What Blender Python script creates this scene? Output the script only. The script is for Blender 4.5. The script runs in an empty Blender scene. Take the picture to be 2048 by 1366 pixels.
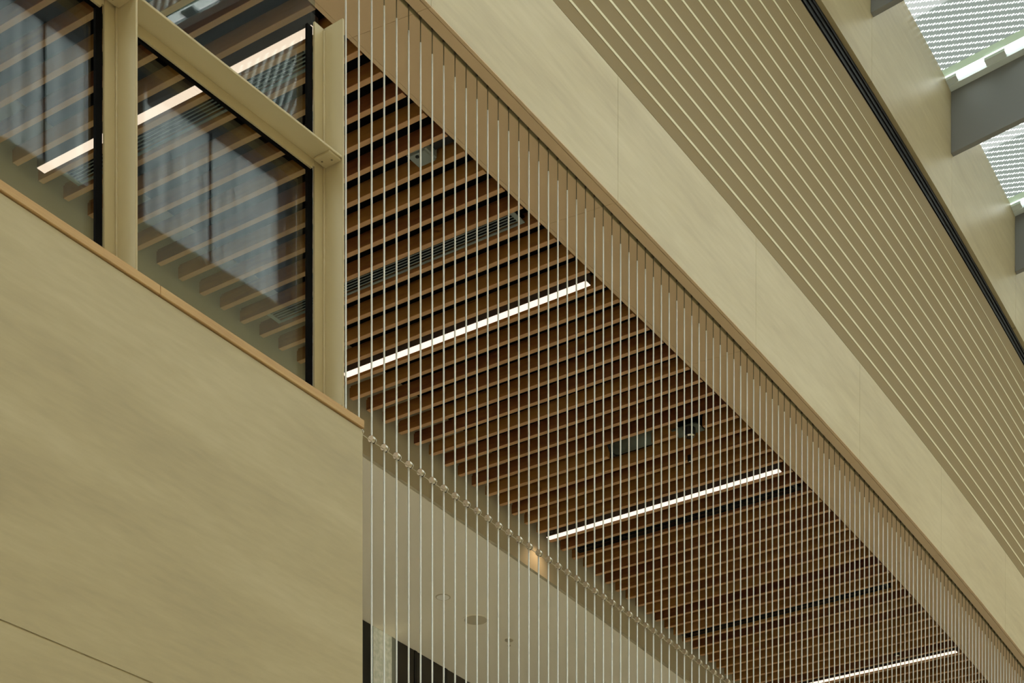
import bpy, bmesh, math, random
from mathutils import Vector, Matrix
C = bpy.context.scene.collection
sc = bpy.context.scene
R = math.radians
S = 6.8            # height of the soffit above the eye, metres; plan ratios below are multiples of it
H = 1.6            # eye height above the ground floor

# ---------------------------------------------------------------- camera
cd = bpy.data.cameras.new('camera'); cam = bpy.data.objects.new('camera', cd); C.objects.link(cam)
cd.sensor_width = 36; cd.lens = 64.67; cd.shift_y = 0.9995
cam.location = (0, 0, H); cam.rotation_euler = (R(90), 0, math.atan2(0.55287, 0.83327) - R(90))
cd.clip_start = 0.05; cd.clip_end = 300
sc.camera = cam

# ---------------------------------------------------------------- world and exposure
w = bpy.data.worlds.new('world'); sc.world = w; w.use_nodes = True
bg = w.node_tree.nodes['Background']; bg.inputs[0].default_value = (1.0, 0.985, 0.955, 1); bg.inputs[1].default_value = 2.1
sc.view_settings.view_transform = 'Standard'; sc.view_settings.look = 'None'
sc.view_settings.gamma = 1; sc.view_settings.use_curve_mapping = False
sc.view_settings.exposure = 0.93
sc.cycles.max_bounces = 12; sc.cycles.diffuse_bounces = 6; sc.cycles.transparent_max_bounces = 16

# ---------------------------------------------------------------- materials
def lin(h):
    c = [int(h[i:i+2], 16) / 255 for i in (0, 2, 4)]
    return tuple([x / 12.92 if x <= 0.04045 else ((x + 0.055) / 1.055) ** 2.4 for x in c] + [1])
def mat(name, col, rough=0.5, metal=0.0, spec=0.5):
    m = bpy.data.materials.new(name); m.use_nodes = True
    b = m.node_tree.nodes['Principled BSDF']
    b.inputs['Base Color'].default_value = lin(col); b.inputs['Roughness'].default_value = rough
    b.inputs['Metallic'].default_value = metal; b.inputs['Specular IOR Level'].default_value = spec
    return m
def nd(m, t, **kw):
    n = m.node_tree.nodes.new(t)
    for k, v in kw.items(): setattr(n, k, v)
    return n
def lk(m, a, b): m.node_tree.links.new(a, b)
def ramp(m, fac, stops):
    r = nd(m, 'ShaderNodeValToRGB'); e = r.color_ramp.elements
    while len(e) < len(stops): e.new(0.5)
    for i, (p, c) in enumerate(stops): e[i].position = p; e[i].color = lin(c)
    lk(m, fac, r.inputs[0]); return r.outputs[0]
def grain(name, stops, scale, rough=0.45, bump=0.0, objvar=0.0, fine=0.35):
    """streaky wood laminate: noise stretched along world x (the length of the atrium)"""
    m = mat(name, 'ffffff', rough)
    b = m.node_tree.nodes['Principled BSDF']
    g = nd(m, 'ShaderNodeNewGeometry'); mp = nd(m, 'ShaderNodeMapping'); mp.inputs['Scale'].default_value = scale
    lk(m, g.outputs['Position'], mp.inputs[0])
    n1 = nd(m, 'ShaderNodeTexNoise'); n1.inputs['Scale'].default_value = 1.0; n1.inputs['Detail'].default_value = 5; n1.inputs['Distortion'].default_value = 0.6
    lk(m, mp.outputs[0], n1.inputs['Vector'])
    mp2 = nd(m, 'ShaderNodeMapping'); mp2.inputs['Scale'].default_value = [s * 9 for s in scale]
    lk(m, g.outputs['Position'], mp2.inputs[0])
    n2 = nd(m, 'ShaderNodeTexNoise'); n2.inputs['Scale'].default_value = 1.0; n2.inputs['Detail'].default_value = 6
    lk(m, mp2.outputs[0], n2.inputs['Vector'])
    mx = nd(m, 'ShaderNodeMix', data_type='FLOAT'); mx.inputs[0].default_value = fine
    lk(m, n1.outputs[0], mx.inputs[2]); lk(m, n2.outputs[0], mx.inputs[3])
    f = mx.outputs[0]
    if objvar:
        oi = nd(m, 'ShaderNodeObjectInfo'); a = nd(m, 'ShaderNodeMath', operation='MULTIPLY_ADD')
        a.inputs[1].default_value = objvar; a.inputs[2].default_value = -objvar / 2
        lk(m, oi.outputs['Random'], a.inputs[0])
        s = nd(m, 'ShaderNodeMath', operation='ADD'); lk(m, a.outputs[0], s.inputs[0]); lk(m, f, s.inputs[1]); f = s.outputs[0]
    lk(m, ramp(m, f, stops), b.inputs['Base Color'])
    return m
M = {}
M['fascia'] = grain('pale oak laminate', [(0.2, 'aa9875'), (0.5, 'c1b18c'), (0.8, 'd2c4a1')], (0.45, 3.0, 3.6), 0.4)
M['near_panel'] = grain('pale oak laminate near', [(0.25, 'ab9d80'), (0.5, 'bbad8c'), (0.75, 'c9bc9c')], (0.9, 5.5, 5.5), 0.45)
M['louvre'] = mat('beige painted metal', 'e0d5b4', 0.45)
M['infill'] = mat('brown grey painted board', '8f7b57', 0.6, spec=0.2)
M['taupe'] = mat('taupe metal panel', 'd0b38d', 0.45)
M['taupe_dark'] = mat('olive channel metal', '7d7152', 0.5)
M['bronze'] = mat('dark bronze housing', '54463c', 0.6)
M['slot'] = mat('olive slot lining', 'b5a67c', 0.5)
M['black'] = mat('black metal', '0b0b0a', 0.6)
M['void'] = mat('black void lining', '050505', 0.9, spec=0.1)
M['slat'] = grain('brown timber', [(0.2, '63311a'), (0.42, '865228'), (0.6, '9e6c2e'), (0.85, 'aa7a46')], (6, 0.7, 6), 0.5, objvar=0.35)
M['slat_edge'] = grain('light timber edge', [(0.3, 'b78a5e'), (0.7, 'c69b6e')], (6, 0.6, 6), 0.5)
M['oak'] = grain('oak cap', [(0.25, 'b48d5e'), (0.5, 'c59f6c'), (0.8, 'cfae7c')], (2.0, 30, 30), 0.45)
M['steel_paint'] = mat('cream painted steel', 'c2b28c', 0.4)
M['gasket'] = mat('black rubber gasket', '080707', 0.9, spec=0.1)
M['plaster'] = mat('pale plaster', 'fbf0da', 0.8)
M['bulkhead'] = mat('grey beige bulkhead', 'c0b294', 0.8)
M['cable'] = mat('steel cable', 'dedcd0', 0.35, 0.3)
M['stud'] = mat('dark terminal', '6a6149', 0.5, 0.3)
M['chrome'] = mat('polished steel', 'cfc5b4', 0.18, 1.0)
M['wire'] = mat('thin wire', 'c4b89e', 0.4, 0.4)
M['beam'] = mat('grey painted beam', '7e7e80', 0.5)
M['bar'] = mat('pale grey glazing bar', 'dde6ea', 0.4)
M['grey'] = mat('grey vent metal', '8b918a', 0.4, 0.2)
M['vent_dark'] = mat('dark vent metal', '272a26', 0.4, 0.3)
M['speaker'] = mat('taupe perforated grille', 'd0c2a6', 0.8)
M['lens_white'] = mat('white lens', 'fff8ea', 0.6)
M['white_trim'] = mat('off white trim', 'cdbfa2', 0.5)
M['darkglass'] = mat('dark window glass', '1c160e', 0.3)
M['frost'] = mat('pale stippled panel', 'c9d2c6', 0.7)
M['floor'] = mat('pale stone floor', 'efe9dc', 0.5)
M['white_wall'] = mat('white plaster', 'e2dccd', 0.8)
M['duct'] = mat('olive duct', '55584a', 0.6)
_b = M['frost']; n = nd(_b, 'ShaderNodeTexNoise'); n.inputs['Scale'].default_value = 28; n.inputs['Detail'].default_value = 5; _q = nd(_b, 'ShaderNodeNewGeometry'); lk(_b, _q.outputs['Position'], n.inputs['Vector'])
lk(_b, ramp(_b, n.outputs[0], [(0.35, 'dfe6e0'), (0.65, 'fdfffc')]), _b.node_tree.nodes['Principled BSDF'].inputs['Base Color'])

def emit(name, col, s):
    m = bpy.data.materials.new(name); m.use_nodes = True; t = m.node_tree; t.nodes.clear()
    o = nd(m, 'ShaderNodeOutputMaterial'); e = nd(m, 'ShaderNodeEmission'); e.inputs[0].default_value = lin(col); e.inputs[1].default_value = s
    lk(m, e.outputs[0], o.inputs[0]); return m
M['lamp'] = emit('warm white diffuser', 'ffddc6', 0.84)

def glass(name, tint, spec=1.0):
    """thin clear glass: Fresnel reflection over straight transmission"""
    m = bpy.data.materials.new(name); m.use_nodes = True; m.node_tree.nodes.clear()
    o = nd(m, 'ShaderNodeOutputMaterial'); g = nd(m, 'ShaderNodeNewGeometry')
    io = nd(m, 'ShaderNodeMix', data_type='FLOAT'); io.inputs[2].default_value = 1.52; io.inputs[3].default_value = 1 / 1.52
    lk(m, g.outputs['Backfacing'], io.inputs[0])
    fr = nd(m, 'ShaderNodeFresnel'); lk(m, io.outputs[0], fr.inputs[0])
    t = nd(m, 'ShaderNodeBsdfTransparent'); t.inputs[0].default_value = lin(tint)
    gl = nd(m, 'ShaderNodeBsdfGlossy'); gl.inputs['Roughness'].default_value = 0.01; gl.inputs[0].default_value = (spec, spec, spec, 1)
    mx = nd(m, 'ShaderNodeMixShader'); lk(m, fr.outputs[0], mx.inputs[0]); lk(m, t.outputs[0], mx.inputs[1]); lk(m, gl.outputs[0], mx.inputs[2])
    lk(m, mx.outputs[0], o.inputs[0]); return m, mx, o
M['glass'] = glass('clear glass', 'e8eeec')[0]
M['roof_clear'] = glass('clear roof glass', 'f6fbf9')[0]
M['roof_green'] = mat('green edge glass', '8c9c86', 0.3)
_g = M['roof_green']; _t = nd(_g, 'ShaderNodeBsdfTranslucent'); _t.inputs[0].default_value = (0.085, 0.105, 0.078, 1)
_m = nd(_g, 'ShaderNodeAddShader'); lk(_g, _g.node_tree.nodes['Principled BSDF'].outputs[0], _m.inputs[0]); lk(_g, _t.outputs[0], _m.inputs[1])
lk(_g, _m.outputs[0], _g.node_tree.nodes['Material Output'].inputs[0])
def frit(name, coat):
    m, mx, o = glass(name, 'e6f0ec')
    g = nd(m, 'ShaderNodeNewGeometry'); sp = nd(m, 'ShaderNodeSeparateXYZ'); lk(m, g.outputs['Position'], sp.inputs[0])
    def mth(op, a, b=None, c=None):
        n = nd(m, 'ShaderNodeMath', operation=op)
        for i, v in enumerate((a, b, c)):
            if v is None: continue
            if isinstance(v, (int, float)): n.inputs[i].default_value = v
            else: lk(m, v, n.inputs[i])
        return n.outputs[0]
    a_ = mth('MULTIPLY', sp.outputs[1], -1.0); b_ = sp.outputs[0]
    i_ = mth('ADD', mth('MULTIPLY', a_, 0.0609 / 0.00154), mth('MULTIPLY', b_, 0.0216 / 0.00154))
    j_ = mth('SUBTRACT', mth('MULTIPLY', b_, 0.0205 / 0.00154), mth('MULTIPLY', a_, 0.0136 / 0.00154))
    fi = mth('SUBTRACT', mth('FRACT', i_), 0.5); fj = mth('SUBTRACT', mth('FRACT', j_), 0.5)
    da = mth('SUBTRACT', mth('MULTIPLY', fi, 0.0205), mth('MULTIPLY', fj, 0.0216))
    db = mth('ADD', mth('MULTIPLY', fi, 0.0136), mth('MULTIPLY', fj, 0.0609))
    big = mth('ADD', mth('MULTIPLY', mth('MODULO', mth('FLOOR', mth('ADD', i_, 200.0)), 2), 0.34), 0.68)   # every second dot is smaller
    lo_ = mth('SUBTRACT', mth('MULTIPLY', da, 0.975), mth('MULTIPLY', db, 0.22)); sh_ = mth('ADD', mth('MULTIPLY', da, 0.22), mth('MULTIPLY', db, 0.975))
    d = mth('SQRT', mth('ADD', mth('POWER', mth('DIVIDE', lo_, 0.0172), 2), mth('POWER', mth('DIVIDE', sh_, 0.0074), 2)))
    dot = mth('LESS_THAN', d, big)
    df = nd(m, 'ShaderNodeBsdfTranslucent'); df.inputs[0].default_value = coat
    dd = nd(m, 'ShaderNodeBsdfDiffuse'); dd.inputs[0].default_value = lin('8c9c96')
    a = nd(m, 'ShaderNodeMixShader'); a.inputs[0].default_value = 0.35; lk(m, df.outputs[0], a.inputs[1]); lk(m, dd.outputs[0], a.inputs[2])
    f = nd(m, 'ShaderNodeMixShader'); lk(m, dot, f.inputs[0]); lk(m, a.outputs[0], f.inputs[1]); lk(m, mx.outputs[0], f.inputs[2])
    lk(m, f.outputs[0], o.inputs[0]); return m
def frostpane():
    m = bpy.data.materials.new('frosted clerestory pane'); m.use_nodes = True; m.node_tree.nodes.clear()
    o = nd(m, 'ShaderNodeOutputMaterial'); t = nd(m, 'ShaderNodeBsdfTranslucent')
    g = nd(m, 'ShaderNodeNewGeometry'); mp = nd(m, 'ShaderNodeMapping'); mp.inputs['Scale'].default_value = (14, 1, 0.8)
    n = nd(m, 'ShaderNodeTexNoise'); n.inputs['Scale'].default_value = 1.0; n.inputs['Detail'].default_value = 4
    lk(m, g.outputs['Position'], mp.inputs[0]); lk(m, mp.outputs[0], n.inputs['Vector'])
    lk(m, ramp(m, n.outputs[0], [(0.3, '868f90'), (0.7, 'b6bfc0')]), t.inputs[0]); lk(m, t.outputs[0], o.inputs[0]); return m
M['frost_pane'] = frostpane()
M['frit'] = frit('dotted roof glass', (0.125, 0.140, 0.134, 1))
M['frost_roof'] = frit('frosted dotted roof glass', (0.25, 0.26, 0.26, 1))

# ---------------------------------------------------------------- mesh helpers
def link(name, me, parent=None):
    o = bpy.data.objects.new(name, me); C.objects.link(o)
    if parent: o.parent = parent
    return o
def obj(name, bm, m, parent=None, smooth=False):
    me = bpy.data.meshes.new(name); bmesh.ops.recalc_face_normals(bm, faces=bm.faces[:]); bm.to_mesh(me); bm.free()
    for x in (m if isinstance(m, (list, tuple)) else [m]): me.materials.append(x)
    if smooth:
        for p in me.polygons: p.use_smooth = True
    return link(name, me, parent)
def tag(o, label=None, cat=None, group=None, kind=None):
    if label: o['label'] = label
    if cat: o['category'] = cat
    if group: o['group'] = group
    if kind: o['kind'] = kind
    return o
def empty(name, loc=(0, 0, 0)):
    o = bpy.data.objects.new(name, None); C.objects.link(o); o.location = loc; o.empty_display_size = 0.1; return o
def box(bm, x0, x1, y0, y1, z0, z1, mi=0):
    v = [bm.verts.new((x, y, z)) for x in (x0, x1) for y in (y0, y1) for z in (z0, z1)]
    for f in ((0, 1, 3, 2), (4, 6, 7, 5), (0, 4, 5, 1), (2, 3, 7, 6), (0, 2, 6, 4), (1, 5, 7, 3)):
        bm.faces.new([v[i] for i in f]).material_index = mi
    return v
def boxobj(name, b, m, parent=None, bevel=0.0):
    bm = bmesh.new(); box(bm, *b)
    if bevel: bmesh.ops.bevel(bm, geom=bm.edges[:], offset=bevel, segments=2, affect='EDGES')
    return obj(name, bm, m, parent)
def cyl(bm, p0, p1, r0, r1=None, seg=12, caps=True):
    p0, p1 = Vector(p0), Vector(p1); r1 = r0 if r1 is None else r1
    d = (p1 - p0).normalized(); a = d.orthogonal().normalized(); b = d.cross(a)
    rings = []
    for p, r in ((p0, r0), (p1, r1)):
        rings.append([bm.verts.new(p + r * (math.cos(2 * math.pi * i / seg) * a + math.sin(2 * math.pi * i / seg) * b)) for i in range(seg)])
    for i in range(seg): bm.faces.new((rings[0][i], rings[0][(i + 1) % seg], rings[1][(i + 1) % seg], rings[1][i]))
    if caps: bm.faces.new(rings[0]); bm.faces.new(rings[1])
def frame(o, org, ang):
    """place an object built in a local frame (x along the plane, y away from the viewer)"""
    o.location = org; o.rotation_euler = (0, 0, ang); return o

# the long wall: straight in plan, then swinging slowly away; u runs along it, v across, both in metres / S
def dv(u): return 0.0271 * max(0.0, u - 1.45) ** 2
def th(u): return math.atan(2 * 0.0271 * max(0.0, u - 1.45))
def P(u, v, z): return Vector((u * S, (v + dv(u)) * S, z + H))
def urange(ua, ub, step=0.06):
    n = max(1, int(math.ceil((ub - ua) / step))) if ub > 1.3 else 1
    return [ua + (ub - ua) * i / n for i in range(n + 1)]
def sweep(name, ua, ub, v0, v1, z0, z1, m, parent=None, skew=0.0, gap=0.0):
    """box section v0..v1 x z0..z1 carried along the wall line from ua to ub"""
    bm = bmesh.new(); rings = []
    ua += gap / S; ub -= gap / S
    for u in urange(ua, ub):
        r = []
        for v, z in ((v0, z0), (v1, z0), (v1, z1), (v0, z1)):
            uu = u - skew * (v - 0.799); r.append(bm.verts.new(P(uu, v, z)))
        rings.append(r)
    for a, b in zip(rings, rings[1:]):
        for i in range(4): bm.faces.new((a[i], a[(i + 1) % 4], b[(i + 1) % 4], b[i]))
    bm.faces.new(rings[0]); bm.faces.new(rings[-1])
    return obj(name, bm, m, parent)

UA, UB = -0.58, 3.3
FJ = [-0.54, -0.27, 0.003, 0.276, 0.549, 0.8225, 1.0957, 1.3683, 1.6385, 1.908, 2.183, 2.462, 2.74, 3.02, UB]     # fascia joints
BJ = [-0.86, -0.58, -0.30, -0.02, 0.26, 0.54, 0.82, 1.10, 1.3815, 1.6625, 1.9444, 2.2246, 2.5144, 2.805, 3.17]             # upper joints and roof beams
# ---------------------------------------------------------------- room shell
fl = boxobj('floor', (-6, 26, -3.6, 13, -0.1, 0), M['floor']); tag(fl, kind='structure')
wr = boxobj('wall_right', (-6, 26, -3.6, -3.4, 0, 12.08), M['louvre']); tag(wr, kind='structure')
# clerestory opposite
boxobj('lintel', (-6, 26, -3.6, -3.4, 13.36, 13.66), M['beam'], wr)
def fpane(x0, x1):
    bm = bmesh.new(); box(bm, x0, x1, -3.50, -3.49, 12.08, 13.36); bm.normal_update()
    for f in bm.faces: f.material_index = 0 if f.calc_center_median().y > -3.491 else 1
    obj('frosted_pane', bm, [M['frost_pane'], M['roof_clear']], wr)
for k in range(-6, 9):
    xb = 7.48 + 1.906 * k
    boxobj('glazing_bar', (xb + 0.944, xb + 0.962, -3.52, -3.47, 12.08, 13.36), M['black'], wr)
    boxobj('pier', (xb - 0.07, xb + 0.07, -3.56, -3.38, 12.08, 13.36), M['beam'], wr)
    fpane(xb + 0.07, xb + 0.945)
    fpane(xb + 0.961, xb + 1.836)
we = boxobj('wall_end', (22.44, 22.6, -3.4, 13, 0, 15), M['white_wall']); tag(we, kind='structure')
ws = boxobj('wall_start', (-4.1, -3.9, -3.4, 13, 0, 15), M['white_wall']); tag(ws, kind='structure')

# the long wall above the soffit: core, fascia panels, louvre blades, black track, upper panels
F0 = 0.7985
wl = sweep('wall_left', UA, UB, F0 + 0.0125, F0 + 0.02, 1.0 * S + 0.05, 1.597 * S, M['louvre']); tag(wl, kind='structure')
for a, b in zip([UA] + FJ, FJ): 
    if b > a: sweep('fascia_panel', a, b, F0, F0 + 0.004, 1.001 * S, 1.1085 * S, M['fascia'], wl, gap=0.0015)
sweep('fascia_backing', UA, UB, F0 + 0.0042, F0 + 0.0124, 1.004 * S, 1.105 * S, M['taupe_dark'], wl)
for k in range(14):
    zc = (1.1251 + 0.0201 * k) * S
    hh = 0.009 if k < 13 else 0.005
    sweep('louvre_fillet', UA, UB, F0 - 0.0002, F0 + 0.006, zc - hh, zc + hh, M['louvre'], wl)
    zb = 1.1092 * S if k == 0 else zc - 0.0201 * S + 0.0095
    sweep('wall_board', UA, UB, F0 + 0.0002, F0 + 0.006, zb, zc - hh - 0.0005, M['infill'], wl)
sweep('wall_board', UA, UB, F0 + 0.0002, F0 + 0.006, 1.3864 * S + 0.006, 1.408 * S, M['infill'], wl)
sweep('track', UA, UB, F0 + 0.0060, F0 + 0.0124, 9.632, 9.81, M['black'], wl)
for z in (9.655, 9.71, 9.76): sweep('track_rail', UA, UB, F0 + 0.0045, F0 + 0.0060, z, z + 0.018, M['black'], wl)
for a, b in zip(BJ[1:], BJ[2:]):
    sweep('upper_panel', a, b, F0, F0 + 0.0055, 1.441 * S, 1.597 * S, M['fascia'], wl, gap=0.0015)

# taupe soffit under the wall: edge strip, frame strip, cable slot, wide panels, inner strip
tr = sweep('trim_1', UA, UB, F0 + 0.0125, 0.869, S + 0.036, S + 0.05, M['taupe_dark']); tag(tr, kind='structure')
for a, b in zip([UA] + FJ, FJ):
    sweep('edge_strip', a, b, F0, 0.8011, S, S + 0.006, M['taupe'], tr, skew=0.11, gap=0.0012)
    sweep('frame_strip', a, b, 0.8017, 0.8105, S, S + 0.03, M['taupe'], tr, skew=0.11, gap=0.0012)
    sweep('soffit_panel', a, b, 0.8142, 0.8661, S, S + 0.03, M['taupe'], tr, skew=0.11, gap=0.0012)
    sweep('inner_strip', a, b, 0.8664, 0.8698, S, S + 0.03, M['taupe'], tr, skew=0.11, gap=0.0012)
sweep('slot_side', UA, UB, 0.8106, 0.8109, S + 0.004, S + 0.036, M['black'], tr)
sweep('slot_side', UA, UB, 0.8137, 0.8140, S, S + 0.0235, M['slot'], tr)
sweep('slot_top', UA, UB, 0.8110, 0.8137, S + 0.0305, S + 0.0355, M['black'], tr)
sweep('edge_backing', UA, UB, F0 + 0.001, 0.8016, S + 0.007, S + 0.0065 + 0.02, M['taupe_dark'], tr)

# ---------------------------------------------------------------- slatted ceiling
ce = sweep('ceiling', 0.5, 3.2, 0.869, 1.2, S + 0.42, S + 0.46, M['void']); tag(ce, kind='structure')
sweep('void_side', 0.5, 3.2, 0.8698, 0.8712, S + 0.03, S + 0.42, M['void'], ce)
def slat_mesh(L):
    bm = bmesh.new(); W, D = 0.0394, 0.072
    v = box(bm, 0, W, 0, L, 0, D)
    bm.faces.ensure_lookup_table()
    me = bpy.data.meshes.new('slat'); bmesh.ops.recalc_face_normals(bm, faces=bm.faces[:])
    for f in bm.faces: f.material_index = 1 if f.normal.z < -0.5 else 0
    bmesh.ops.bevel(bm, geom=[e for e in bm.edges if abs(e.verts[0].co.z) < 1e-5 and abs(e.verts[1].co.z) < 1e-5], offset=0.0015, segments=1, affect='EDGES')
    # narrow carrier lip along the top
    box(bm, 0.012, W - 0.012, 0, L, D, D + 0.02)
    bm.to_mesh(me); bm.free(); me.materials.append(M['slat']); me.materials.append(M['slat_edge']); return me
V0, V1 = 0.8714, 1.1925
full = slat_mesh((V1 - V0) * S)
ZS = S + H + 0.002
for k in range(-13, 62):
    u = 1.1854 + 0.028 * k
    if k == 20:            # interrupted by the spot and duct openings
        continue
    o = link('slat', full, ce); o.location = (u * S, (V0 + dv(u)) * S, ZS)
def cut_slat(k, spans):
    u = 1.1854 + 0.028 * k
    for a, b in spans:
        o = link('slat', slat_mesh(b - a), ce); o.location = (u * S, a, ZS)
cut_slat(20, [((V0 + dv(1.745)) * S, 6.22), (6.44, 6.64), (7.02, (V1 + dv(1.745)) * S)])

# bulkhead and lower plaster ceiling beyond
wb = sweep('wall_inner', 0.45, 3.2, 1.2, 1.204, 0.9585 * S, S + 0.5, M['bulkhead']); tag(wb, kind='structure')
GZ = 0.9585 * S + H
bm = bmesh.new(); up = []; dn = []
for u in urange(0.45, 3.2):
    pa = P(u, 1.2045, 0); x = pa.x
    yb = 9.98 + (x - 12.68) * math.tan(R(2.0)) + 0.3
    up.append((bm.verts.new((x, pa.y, GZ)), bm.verts.new((x, yb, GZ)), bm.verts.new((x, yb, GZ + 0.05)), bm.verts.new((x, pa.y, GZ + 0.05))))
for a, b in zip(up, up[1:]):
    for i in range(4): bm.faces.new((a[i], a[(i + 1) % 4], b[(i + 1) % 4], b[i]))
bm.faces.new(up[0]); bm.faces.new(up[-1])
cg = obj('ceiling', bm, M['plaster']); tag(cg, kind='structure')
wk = boxobj('wall_back', (-6, 24, 12.0, 12.2, 0, 9), M['void']); tag(wk, kind='structure')

# far window wall with black frame, dark panes and one pale stippled panel
AW = R(2.0); OW = (12.68, 9.98, 0)
wn = empty('window_1', OW); wn.rotation_euler = (0, 0, AW); tag(wn, kind='structure')
zt = GZ - 0.002
for a, b, m, nme in ((-6.0, -0.25, 'darkglass', 'pane'), (-0.25, 0.155, 'black', 'mullion'), (0.155, 0.44, 'frost', 'stippled_panel'),
                (0.44, 0.49, 'grey', 'mullion'), (0.49, 0.80, 'darkglass', 'pane'), (0.80, 0.84, 'black', 'mullion'), (0.84, 1.30, 'darkglass', 'pane'),
                (1.30, 1.34, 'black', 'mullion'), (1.34, 2.6, 'darkglass', 'pane'), (2.6, 2.65, 'black', 'mullion'), (2.65, 9.0, 'darkglass', 'pane')):
    d = 0.0 if nme != 'pane' else 0.006
    boxobj(nme, (a, b, d, 0.09, 0.0, zt), M[m], wn)

# ---------------------------------------------------------------- near balustrade wall with oak cap
AP = R(-1.2298); OP = (5.637, 4.437, 0)
ZC = 3.640 + H
wnr = boxobj('wall_near', (-5.0, 0, 0.004, 0.085, 0, ZC - 0.004), M['near_panel']); frame(wnr, OP, AP); tag(wnr, kind='structure')
def local(parent, name, b, m, bevel=0.0):
    return boxobj(name, b, m, parent, bevel)
sz = 2.3103 + H
local(wnr, 'upper_board', (-5.0, 0, 0.0, 0.003, sz + 0.003, ZC - 0.006), M['near_panel'])
local(wnr, 'lower_board', (-5.0, 0, 0.0, 0.003, 0, sz - 0.003), M['near_panel'])
local(wnr, 'cap_rail', (-5.0, -1.0863, -0.006, 0.088, ZC, ZC + 0.032), M['oak'], 0.0015)
local(wnr, 'cap_rail', (-1.0853, 0.004, -0.006, 0.088, ZC, ZC + 0.032), M['oak'], 0.0015)

# ---------------------------------------------------------------- steel mullions, transoms and glass
AG = R(-2.977); OG = Vector((5.672, 4.656, 0))
def gp(t, d=0.0, z=0.0):  # t along the glass line, d beyond it
    return Vector((OG.x + t * math.cos(AG) - d * math.sin(AG), OG.y + t * math.sin(AG) + d * math.cos(AG), z + H))
def rbox(name, b, m, parent, bevel=0.0): return boxobj(name, b, m, parent, bevel)
def weld_bead(parent, z0, z1, x, y):
    bm = bmesh.new(); rnd = random.Random(5); z = z0; prev = None
    n = int((z1 - z0) / 0.012)
    for i in range(n + 1):
        r = 0.0045 + rnd.random() * 0.0022
        ring = [bm.verts.new((x + r * math.cos(a) * 0.9, y + r * math.sin(a), z0 + i * 0.012)) for a in [j * math.pi / 3 for j in range(6)]]
        if prev:
            for j in range(6): bm.faces.new((prev[j], prev[(j + 1) % 6], ring[(j + 1) % 6], ring[j]))
        prev = ring
    return obj('weld_bead', bm, M['steel_paint'], parent, True)
ZF, ZT, ZB = 5.30, 4.749, 3.2
def mullion(t, label, left=True, right=True):
    r = empty('steel_mullion', gp(t, 0, ZB)); r.rotation_euler = (0, 0, AG); tag(r, label, 'mullion', 'steel mullions of the glass screen')
    h = ZF - ZB
    rbox('flange', (-0.0575, 0.0575, 0.0, 0.010, 0, h), M['steel_paint'], r, 0.0012)
    rbox('fin', (-0.005, 0.005, -0.100, 0.0, 0, h), M['steel_paint'], r, 0.0012)
    weld_bead(r, 0, h, -0.006, -0.003)
    rbox('gasket', (-0.088, -0.0585, 0.011, 0.022, 0, h - 0.02), M['gasket'], r)
    if left:
        g = rbox('bracket', (-0.075, -0.0055, -0.092, -0.012, ZT - ZB - 0.009, ZT - ZB - 0.0005), M['steel_paint'], r, 0.001)
        for bx, by in ((-0.048, -0.030), (-0.033, -0.068)):
            bm = bmesh.new(); z = ZT - ZB - 0.009
            cyl(bm, (bx, by, z - 0.0015), (bx, by, z + 0.001), 0.0105, 0.0105, 16)
            bo = obj('bolt', bm, M['steel_paint'], g)
            bm = bmesh.new(); cyl(bm, (bx, by, z - 0.0019), (bx, by, z - 0.0012), 0.0045, 0.0045, 8)
            obj('bolt_socket', bm, M['stud'], g)
    return r
mullion(0.0, 'cream steel mullion at the right end of the glass screen, beside the cables')
mullion(-1.0717, 'cream steel mullion between the two glass panes')
mullion(-2.1434, 'cream steel mullion at the far left of the glass screen')
def transom(t, label):
    r = empty('steel_transom', gp(t, 0, ZT)); r.rotation_euler = (0, 0, AG); tag(r, label, 'transom', 'steel transoms of the glass screen')
    L = 1.0717
    rbox('web', (-L + 0.006, -0.006, -0.098, 0.0, 0.0, 0.010), M['steel_paint'], r, 0.0012)
    bm = bmesh.new(); box(bm, -L + 0.060, -0.060, -0.0005, 0.009, -0.036, 0.040)
    bmesh.ops.bevel(bm, geom=[e for e in bm.edges if abs(e.verts[0].co.y - e.verts[1].co.y) > 0.005], offset=0.012, segments=3, affect='EDGES')
    obj('flange', bm, M['steel_paint'], r)
    rbox('gasket', (-L + 0.06, -0.09, 0.010, 0.020, -0.044, 0.03), M['gasket'], r)
transom(0.0, 'cream steel transom bar across the right glass pane')
transom(-1.0717, 'cream steel transom bar across the left glass pane, cut by the frame')
def pane(t0, t1, label):
    bm = bmesh.new(); box(bm, t0, t1, 0.024, 0.036, 0, 2.75)
    bmesh.ops.bevel(bm, geom=[e for e in bm.edges if abs(e.verts[0].co.y - e.verts[1].co.y) < 1e-4 and False], offset=0.001) if False else None
    o = obj('glass_pane', bm, M['glass']); frame(o, gp(0, 0, 3.3), AG); o.location = (OG.x, OG.y, 3.3 + H)
    tag(o, label, 'glass pane', 'panes of the glass screen')
pane(-1.065, -0.030, 'large clear glass pane left of the end mullion, reflecting the skylight')
pane(-2.13, -1.078, 'clear glass pane at the far left edge with a pale reflection')

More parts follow.
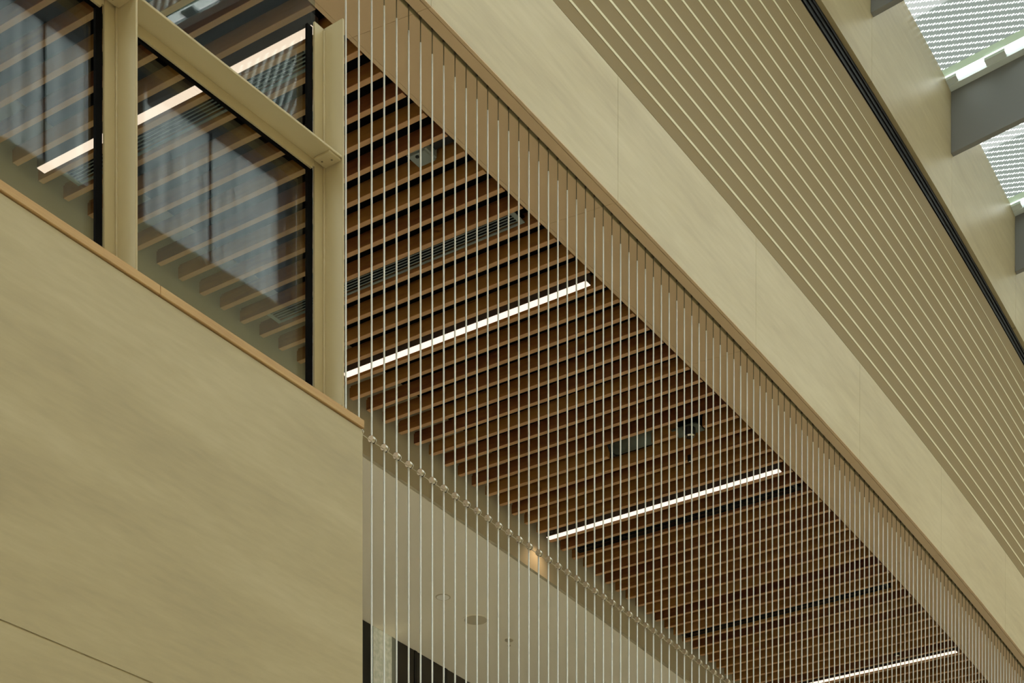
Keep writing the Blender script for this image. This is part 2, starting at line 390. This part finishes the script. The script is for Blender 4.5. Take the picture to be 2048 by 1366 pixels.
# ---------------------------------------------------------------- cable curtain
CU0, CP, CV = 1.0127, 0.014742, 0.81215
ZBEAD = 0.6628 * S
NC = 122
bm = bmesh.new(); cyl(bm, (0, 0, 0), (0, 0, 8.28), 0.0046, seg=8); 
cm = bpy.data.meshes.new('cable'); bm.to_mesh(cm); bm.free(); cm.materials.append(M['cable']); [setattr(p, 'use_smooth', True) for p in cm.polygons]
bm = bmesh.new(); cyl(bm, (0, 0, 0), (0, 0, 0.15), 0.0027, seg=8); cyl(bm, (0, 0, 0.118), (0, 0, 0.15), 0.0058, seg=8)
sm = bpy.data.meshes.new('terminal'); bm.to_mesh(sm); bm.free(); sm.materials.append(M['stud'])
bm = bmesh.new()
cyl(bm, (-0.011, -0.002, 0), (0.007, -0.002, 0), 0.0165, seg=20)
cyl(bm, (0.007, -0.002, 0), (0.010, -0.002, 0), 0.0165, 0.0135, seg=20)
cyl(bm, (0.010, -0.002, 0), (0.013, -0.002, 0), 0.0095, seg=16)
cyl(bm, (0.013, -0.002, 0), (0.021, -0.002, 0), 0.0150, 0.0135, seg=20)
bmesh.ops.recalc_face_normals(bm, faces=bm.faces[:])
km = bpy.data.meshes.new('clamp'); bm.to_mesh(km); bm.free(); km.materials.append(M['chrome'])
bm = bmesh.new(); box(bm, -0.0115, 0.0072, -0.0022, 0.0022, 0.0150, 0.0172); sl = bpy.data.meshes.new('screw_slot'); bm.to_mesh(sl); bm.free(); sl.materials.append(M['black'])
for i in range(NC):
    u = CU0 + CP * i; p = P(u, CV, 0)
    c = link('steel_cable', cm); c.location = (p.x, p.y, 0.0); c.rotation_euler = (0, 0, th(u))
    tag(c, 'thin vertical steel cable of the cable curtain hanging from the soffit slot', 'cable', 'vertical cables of the curtain')
    t = link('terminal', sm, c); t.location = (0, 0, S + H - 0.12)
    b = link('clamp', km, c); b.location = (0, 0, ZBEAD + H)
    q = link('screw_slot', sl, b)
pts = [P(u, CV, ZBEAD) + Vector((0, 0.0085, 0)) for u in [CU0 - 0.004 + 0.02 * i for i in range(93)]]
bm = bmesh.new()
for a, b in zip(pts, pts[1:]): cyl(bm, a, b, 0.0021, seg=6, caps=False)
o = obj('cross_cable', bm, M['wire'], None, True); tag(o, 'thin horizontal wire threaded through the polished clamps of the vertical cables', 'wire')

# ---------------------------------------------------------------- linear lights
def linear_light(u, v0, v1, label):
    r = empty('linear_light', (u * S, v0 * S, S + H)); tag(r, label, 'ceiling light', 'linear ceiling lights')
    L = (v1 - v0) * S; W = 0.0082 * S
    bm = bmesh.new(); box(bm, 0, W, 0, L, 0.004, 0.07); obj('housing', bm, M['bronze'], r)
    bm = bmesh.new(); box(bm, 0.001, W - 0.001, 0.001, L - 0.001, -0.001, 0.0035); obj('diffuser', bm, M['lamp'], r)
    bm = bmesh.new(); box(bm, -0.018, 0, 0, L, 0.070, 0.076); obj('mounting_plate', bm, M['vent_dark'], r)
linear_light(1.0613, 0.884, 1.1805, 'linear ceiling light behind the glass screen')
linear_light(1.4520, 0.8815, 1.1690, 'linear ceiling light just right of the end mullion')
linear_light(1.8752, 0.8872, 1.1945, 'linear ceiling light in the middle of the slatted ceiling')
linear_light(2.4893, 0.9063, 1.215, 'farthest linear ceiling light, low at the right')
# warm accent downlight tucked beside the third linear light, washing the bulkhead
r = empty('downlight', (12.70, 8.05, S + H + 0.006)); tag(r, 'small warm downlight grazing the bulkhead beside the middle linear light', 'downlight')
bm = bmesh.new(); cyl(bm, (0, 0, 0), (0, 0, 0.06), 0.02, seg=16); obj('housing', bm, M['black'], r)
ld = bpy.data.lights.new('downlight_beam', 'SPOT'); ld.energy = 2.2; ld.color = (1, 0.72, 0.45); ld.spot_size = R(120); ld.spot_blend = 0.9; ld.shadow_soft_size = 0.015
lo = bpy.data.objects.new('downlight_beam', ld); C.objects.link(lo); lo.parent = r; lo.location = (0, 0, -0.01)
lo.rotation_euler = (R(6), 0, 0)

# ---------------------------------------------------------------- vents between the slats
def vent(k, v0, v1, label, m1, m2, cat='vent'):
    ug = (1.1854 + 0.028 * k) * S + 0.0394 + 0.004
    r = empty('ceiling_vent', (ug, v0 * S, S + H + 0.022)); tag(r, label, cat, 'linear vents in the slatted ceiling')
    L = (v1 - v0) * S; W = 0.142
    bm = bmesh.new()
    box(bm, 0, 0.016, 0, L, 0, 0.006); box(bm, W - 0.016, W, 0, L, 0, 0.006); box(bm, 0.016, W - 0.016, 0, 0.03, 0, 0.006); box(bm, 0.016, W - 0.016, L - 0.03, L, 0, 0.006)
    obj('frame', bm, m1, r)
    for i in range(4):
        x = 0.032 + i * 0.0235
        bm = bmesh.new(); box(bm, x, x + 0.005, 0.031, L - 0.031, 0.001, 0.006); obj('blade', bm, m2, r)
    bm = bmesh.new(); box(bm, 0.002, W - 0.002, 0.002, L - 0.002, 0.031, 0.04); obj('back', bm, M['void'], r)
vent(-4, 0.905, 1.173, 'grey linear vent behind the glass, just below the first linear light', M['grey'], M['grey'])
vent(5, 0.8838, 1.167, 'grey linear vent just above the second linear light', M['grey'], M['grey'])
vent(26, 0.8895, 1.187, 'dark linear vent below the middle linear light', M['vent_dark'], M['vent_dark'])
vent(37, 0.905, 1.204, 'dark linear vent above the farthest linear light', M['vent_dark'], M['vent_dark'])

# detector box, spot head, duct, small spots
r = empty('detector', (8.302, 6.095, S + H)); tag(r, 'pale grey ceiling detector box with a round dark lens between slats', 'detector')
boxobj('body', (0, 0.128, 0, 0.135, 0.004, 0.08), M['grey'], r, 0.012)
bm = bmesh.new(); cyl(bm, (0.033, 0.075, -0.001), (0.033, 0.075, 0.0045), 0.011, seg=16); obj('lens', bm, M['black'], r)
boxobj('bracket', (0.01, 0.10, -0.14, -0.002, 0.05, 0.10), M['black'], r)

r = empty('air_duct', (11.93, 6.66, S + H + 0.13)); tag(r, 'olive round duct seen through a gap in the slats', 'duct')
bm = bmesh.new(); cyl(bm, (0.02, -0.03, 0), (0.02, 0.34, 0), 0.085, seg=28); obj('body', bm, M['duct'], r, True)
bm = bmesh.new(); cyl(bm, (0.02, 0.34, 0), (0.02, 0.36, 0), 0.092, seg=28); obj('collar', bm, M['vent_dark'], r)

def spot(x, y, s, label, plate=True):
    r = empty('ceiling_spotlight', (x, y, S + H)); tag(r, label, 'spotlight', 'dark ceiling spotlights')
    if plate: boxobj('plate', (-0.06 * s, 0.10 * s, -0.10 * s, 0.16 * s, 0.03, 0.04), M['duct'], r)
    bm = bmesh.new(); cyl(bm, (0, 0, 0.035), (0.004, 0, -0.024 * s), 0.055 * s, 0.05 * s, seg=24); obj('head', bm, M['black'], r)
    bm = bmesh.new()
    cyl(bm, (0.004, 0, -0.024 * s), (0.005, 0, -0.036 * s), 0.046 * s, 0.040 * s, seg=24); obj('bezel', bm, M['chrome'], r)
    bm = bmesh.new(); cyl(bm, (0.005, 0, -0.0365 * s), (0.005, 0, -0.040 * s), 0.034 * s, 0.03 * s, seg=20); obj('lens', bm, M['darkglass'], r)
spot(11.90, 6.34, 0.8, 'black ceiling spotlight with chrome rim in a gap of the slats')
spot(12.26, 6.53, 0.36, 'small dark spotlight just below the larger chrome rimmed one', False)
spot(16.70, 6.66, 0.5, 'small dark spotlight just above the farthest linear light', False)

# fittings of the plaster ceiling
def disc(name, x, y, r0, label, cat, m, ring):
    r = empty(name, (x, y, GZ)); tag(r, label, cat)
    bm = bmesh.new(); cyl(bm, (0, 0, -0.003), (0, 0, -0.0003), r0, seg=40); obj('rim', bm, ring, r)
    bm = bmesh.new(); cyl(bm, (0, 0, -0.005), (0, 0, -0.0032), r0 * 0.85, seg=36); obj('face', bm, m, r)
disc('ceiling_speaker', 13.23, 9.159, 0.118, 'round taupe ceiling speaker in the plaster ceiling', 'speaker', M['speaker'], M['plaster'])
disc('recessed_downlight', 12.685, 9.119, 0.064, 'small round recessed downlight left of the ceiling speaker', 'downlight', M['lens_white'], M['speaker'])
r = empty('sprinkler', (13.765, 9.165, GZ)); tag(r, 'small sprinkler head right of the ceiling speaker', 'sprinkler')
bm = bmesh.new(); cyl(bm, (0, 0, -0.006), (0, 0, -0.0003), 0.038, seg=24); obj('escutcheon', bm, M['white_trim'], r)
bm = bmesh.new(); cyl(bm, (0, 0, -0.05), (0, 0, -0.006), 0.007, seg=10); cyl(bm, (0, 0, -0.053), (0, 0, -0.05), 0.017, seg=12); obj('head', bm, M['white_trim'], r)

# ---------------------------------------------------------------- skylight: beams and roof glass
SL = 0.14          # roof rises away from the wall
ZW = 1.592 * S     # underside of the beam flanges at the wall
LB = 8.8
names = {10: 'grey roof beam cut by the top edge of the picture', 11: 'nearest full grey roof beam at the right edge', 12: 'lower grey roof beam cut by the right edge'}
for j, u in enumerate(BJ[1:], 1):
    o3 = P(u, F0, ZW); a = th(u)
    r = empty('roof_beam', o3); r.rotation_euler = (0, 0, a)
    tag(r, names.get(j, 'grey roof beam of the skylight outside the picture'), 'roof beam', 'roof beams of the skylight')
    def sl(b, name, m, par=r):
        x0, x1, y0, y1, z0, z1 = b
        bm = bmesh.new(); v = box(bm, x0, x1, y0, y1, z0, z1)
        for q in v: q.co.z += -q.co.y * SL
        return obj(name, bm, m, par)
    sl((-0.028, 0.028, -LB, -0.002, -0.52, 0.0), 'web', M['beam'])
    sl((-0.10, 0.10, -LB, -0.002, 0.001, 0.03), 'top_flange', M['bar'])
    for q in range(19):
        y = -0.33 - q * 0.45
        sl((-0.175, -0.101, y - 0.17, y, 0.008, 0.030), 'bracket', M['bar'])
    sl((-0.175, -0.101, -0.09, -0.002, 0.008, 0.030), 'bracket', M['bar'])
def roofsheet(u0, u1, off0, off1, z, m, name, parent, s0=0.0, s1=LB):
    bm = bmesh.new(); vs = []
    for zz in (z, z + 0.012):
        for (u, off, s_) in ((u0, off0, s0), (u0, off0, s1), (u1, off1, s1), (u1, off1, s0)):
            a = th(u); t = Vector((math.cos(a), math.sin(a), 0)); n_ = Vector((math.sin(a), -math.cos(a), 0))
            p = P(u, F0, ZW + zz) + t * off + n_ * (s_ - 0.02); p.z += SL * s_; vs.append(bm.verts.new(p))
    b, t_ = vs[:4], vs[4:]
    bm.faces.new(b); bm.faces.new(t_).material_index = 1     # coating on the underside only
    for i in range(4): bm.faces.new((b[i], b[(i + 1) % 4], t_[(i + 1) % 4], t_[i])).material_index = 1
    return obj(name, bm, [m, M['roof_clear']], parent)
for j in range(1, len(BJ) - 1):
    u0, u1 = BJ[j], BJ[j + 1]
    g = roofsheet(u0, u1, 0.95, -0.26, 0.04, M['frit'], 'skylight_pane', None, 0.0, 2.0)
    roofsheet(u0, u0, 0.10, 0.95, 0.04, M['frost_roof'], 'frosted_strip', g, 0.0, 2.0)
    roofsheet(u0, u1, 0.10, -0.26, 0.04, M['roof_clear'], 'unseen_clear_sheet', g, 2.0, 6.2)  # unseen middle of the roof, made clear to let more daylight in
    roofsheet(u0, u1, 0.10, -0.26, 0.04, M['frit'], 'dotted_sheet', g, 6.2, LB)
    tag(g, {9: 'dotted roof glass pane above the beam cut by the top edge', 10: 'large dotted roof glass pane in the upper right corner, above the nearest full beam',
            11: 'dotted roof glass pane at the right edge between the two visible lower beams'}.get(j, 'dotted roof glass pane farther along, between grey roof beams'), 'roof glass', 'dotted roof glass panes')
    # edge strips measured back from the next beam
    roofsheet(u1, u1, -0.26, -0.175, 0.04, M['roof_green'], 'green_edge', g)
    roofsheet(u1, u1, -0.175, -0.095, 0.04, M['roof_clear'], 'clear_edge', g)
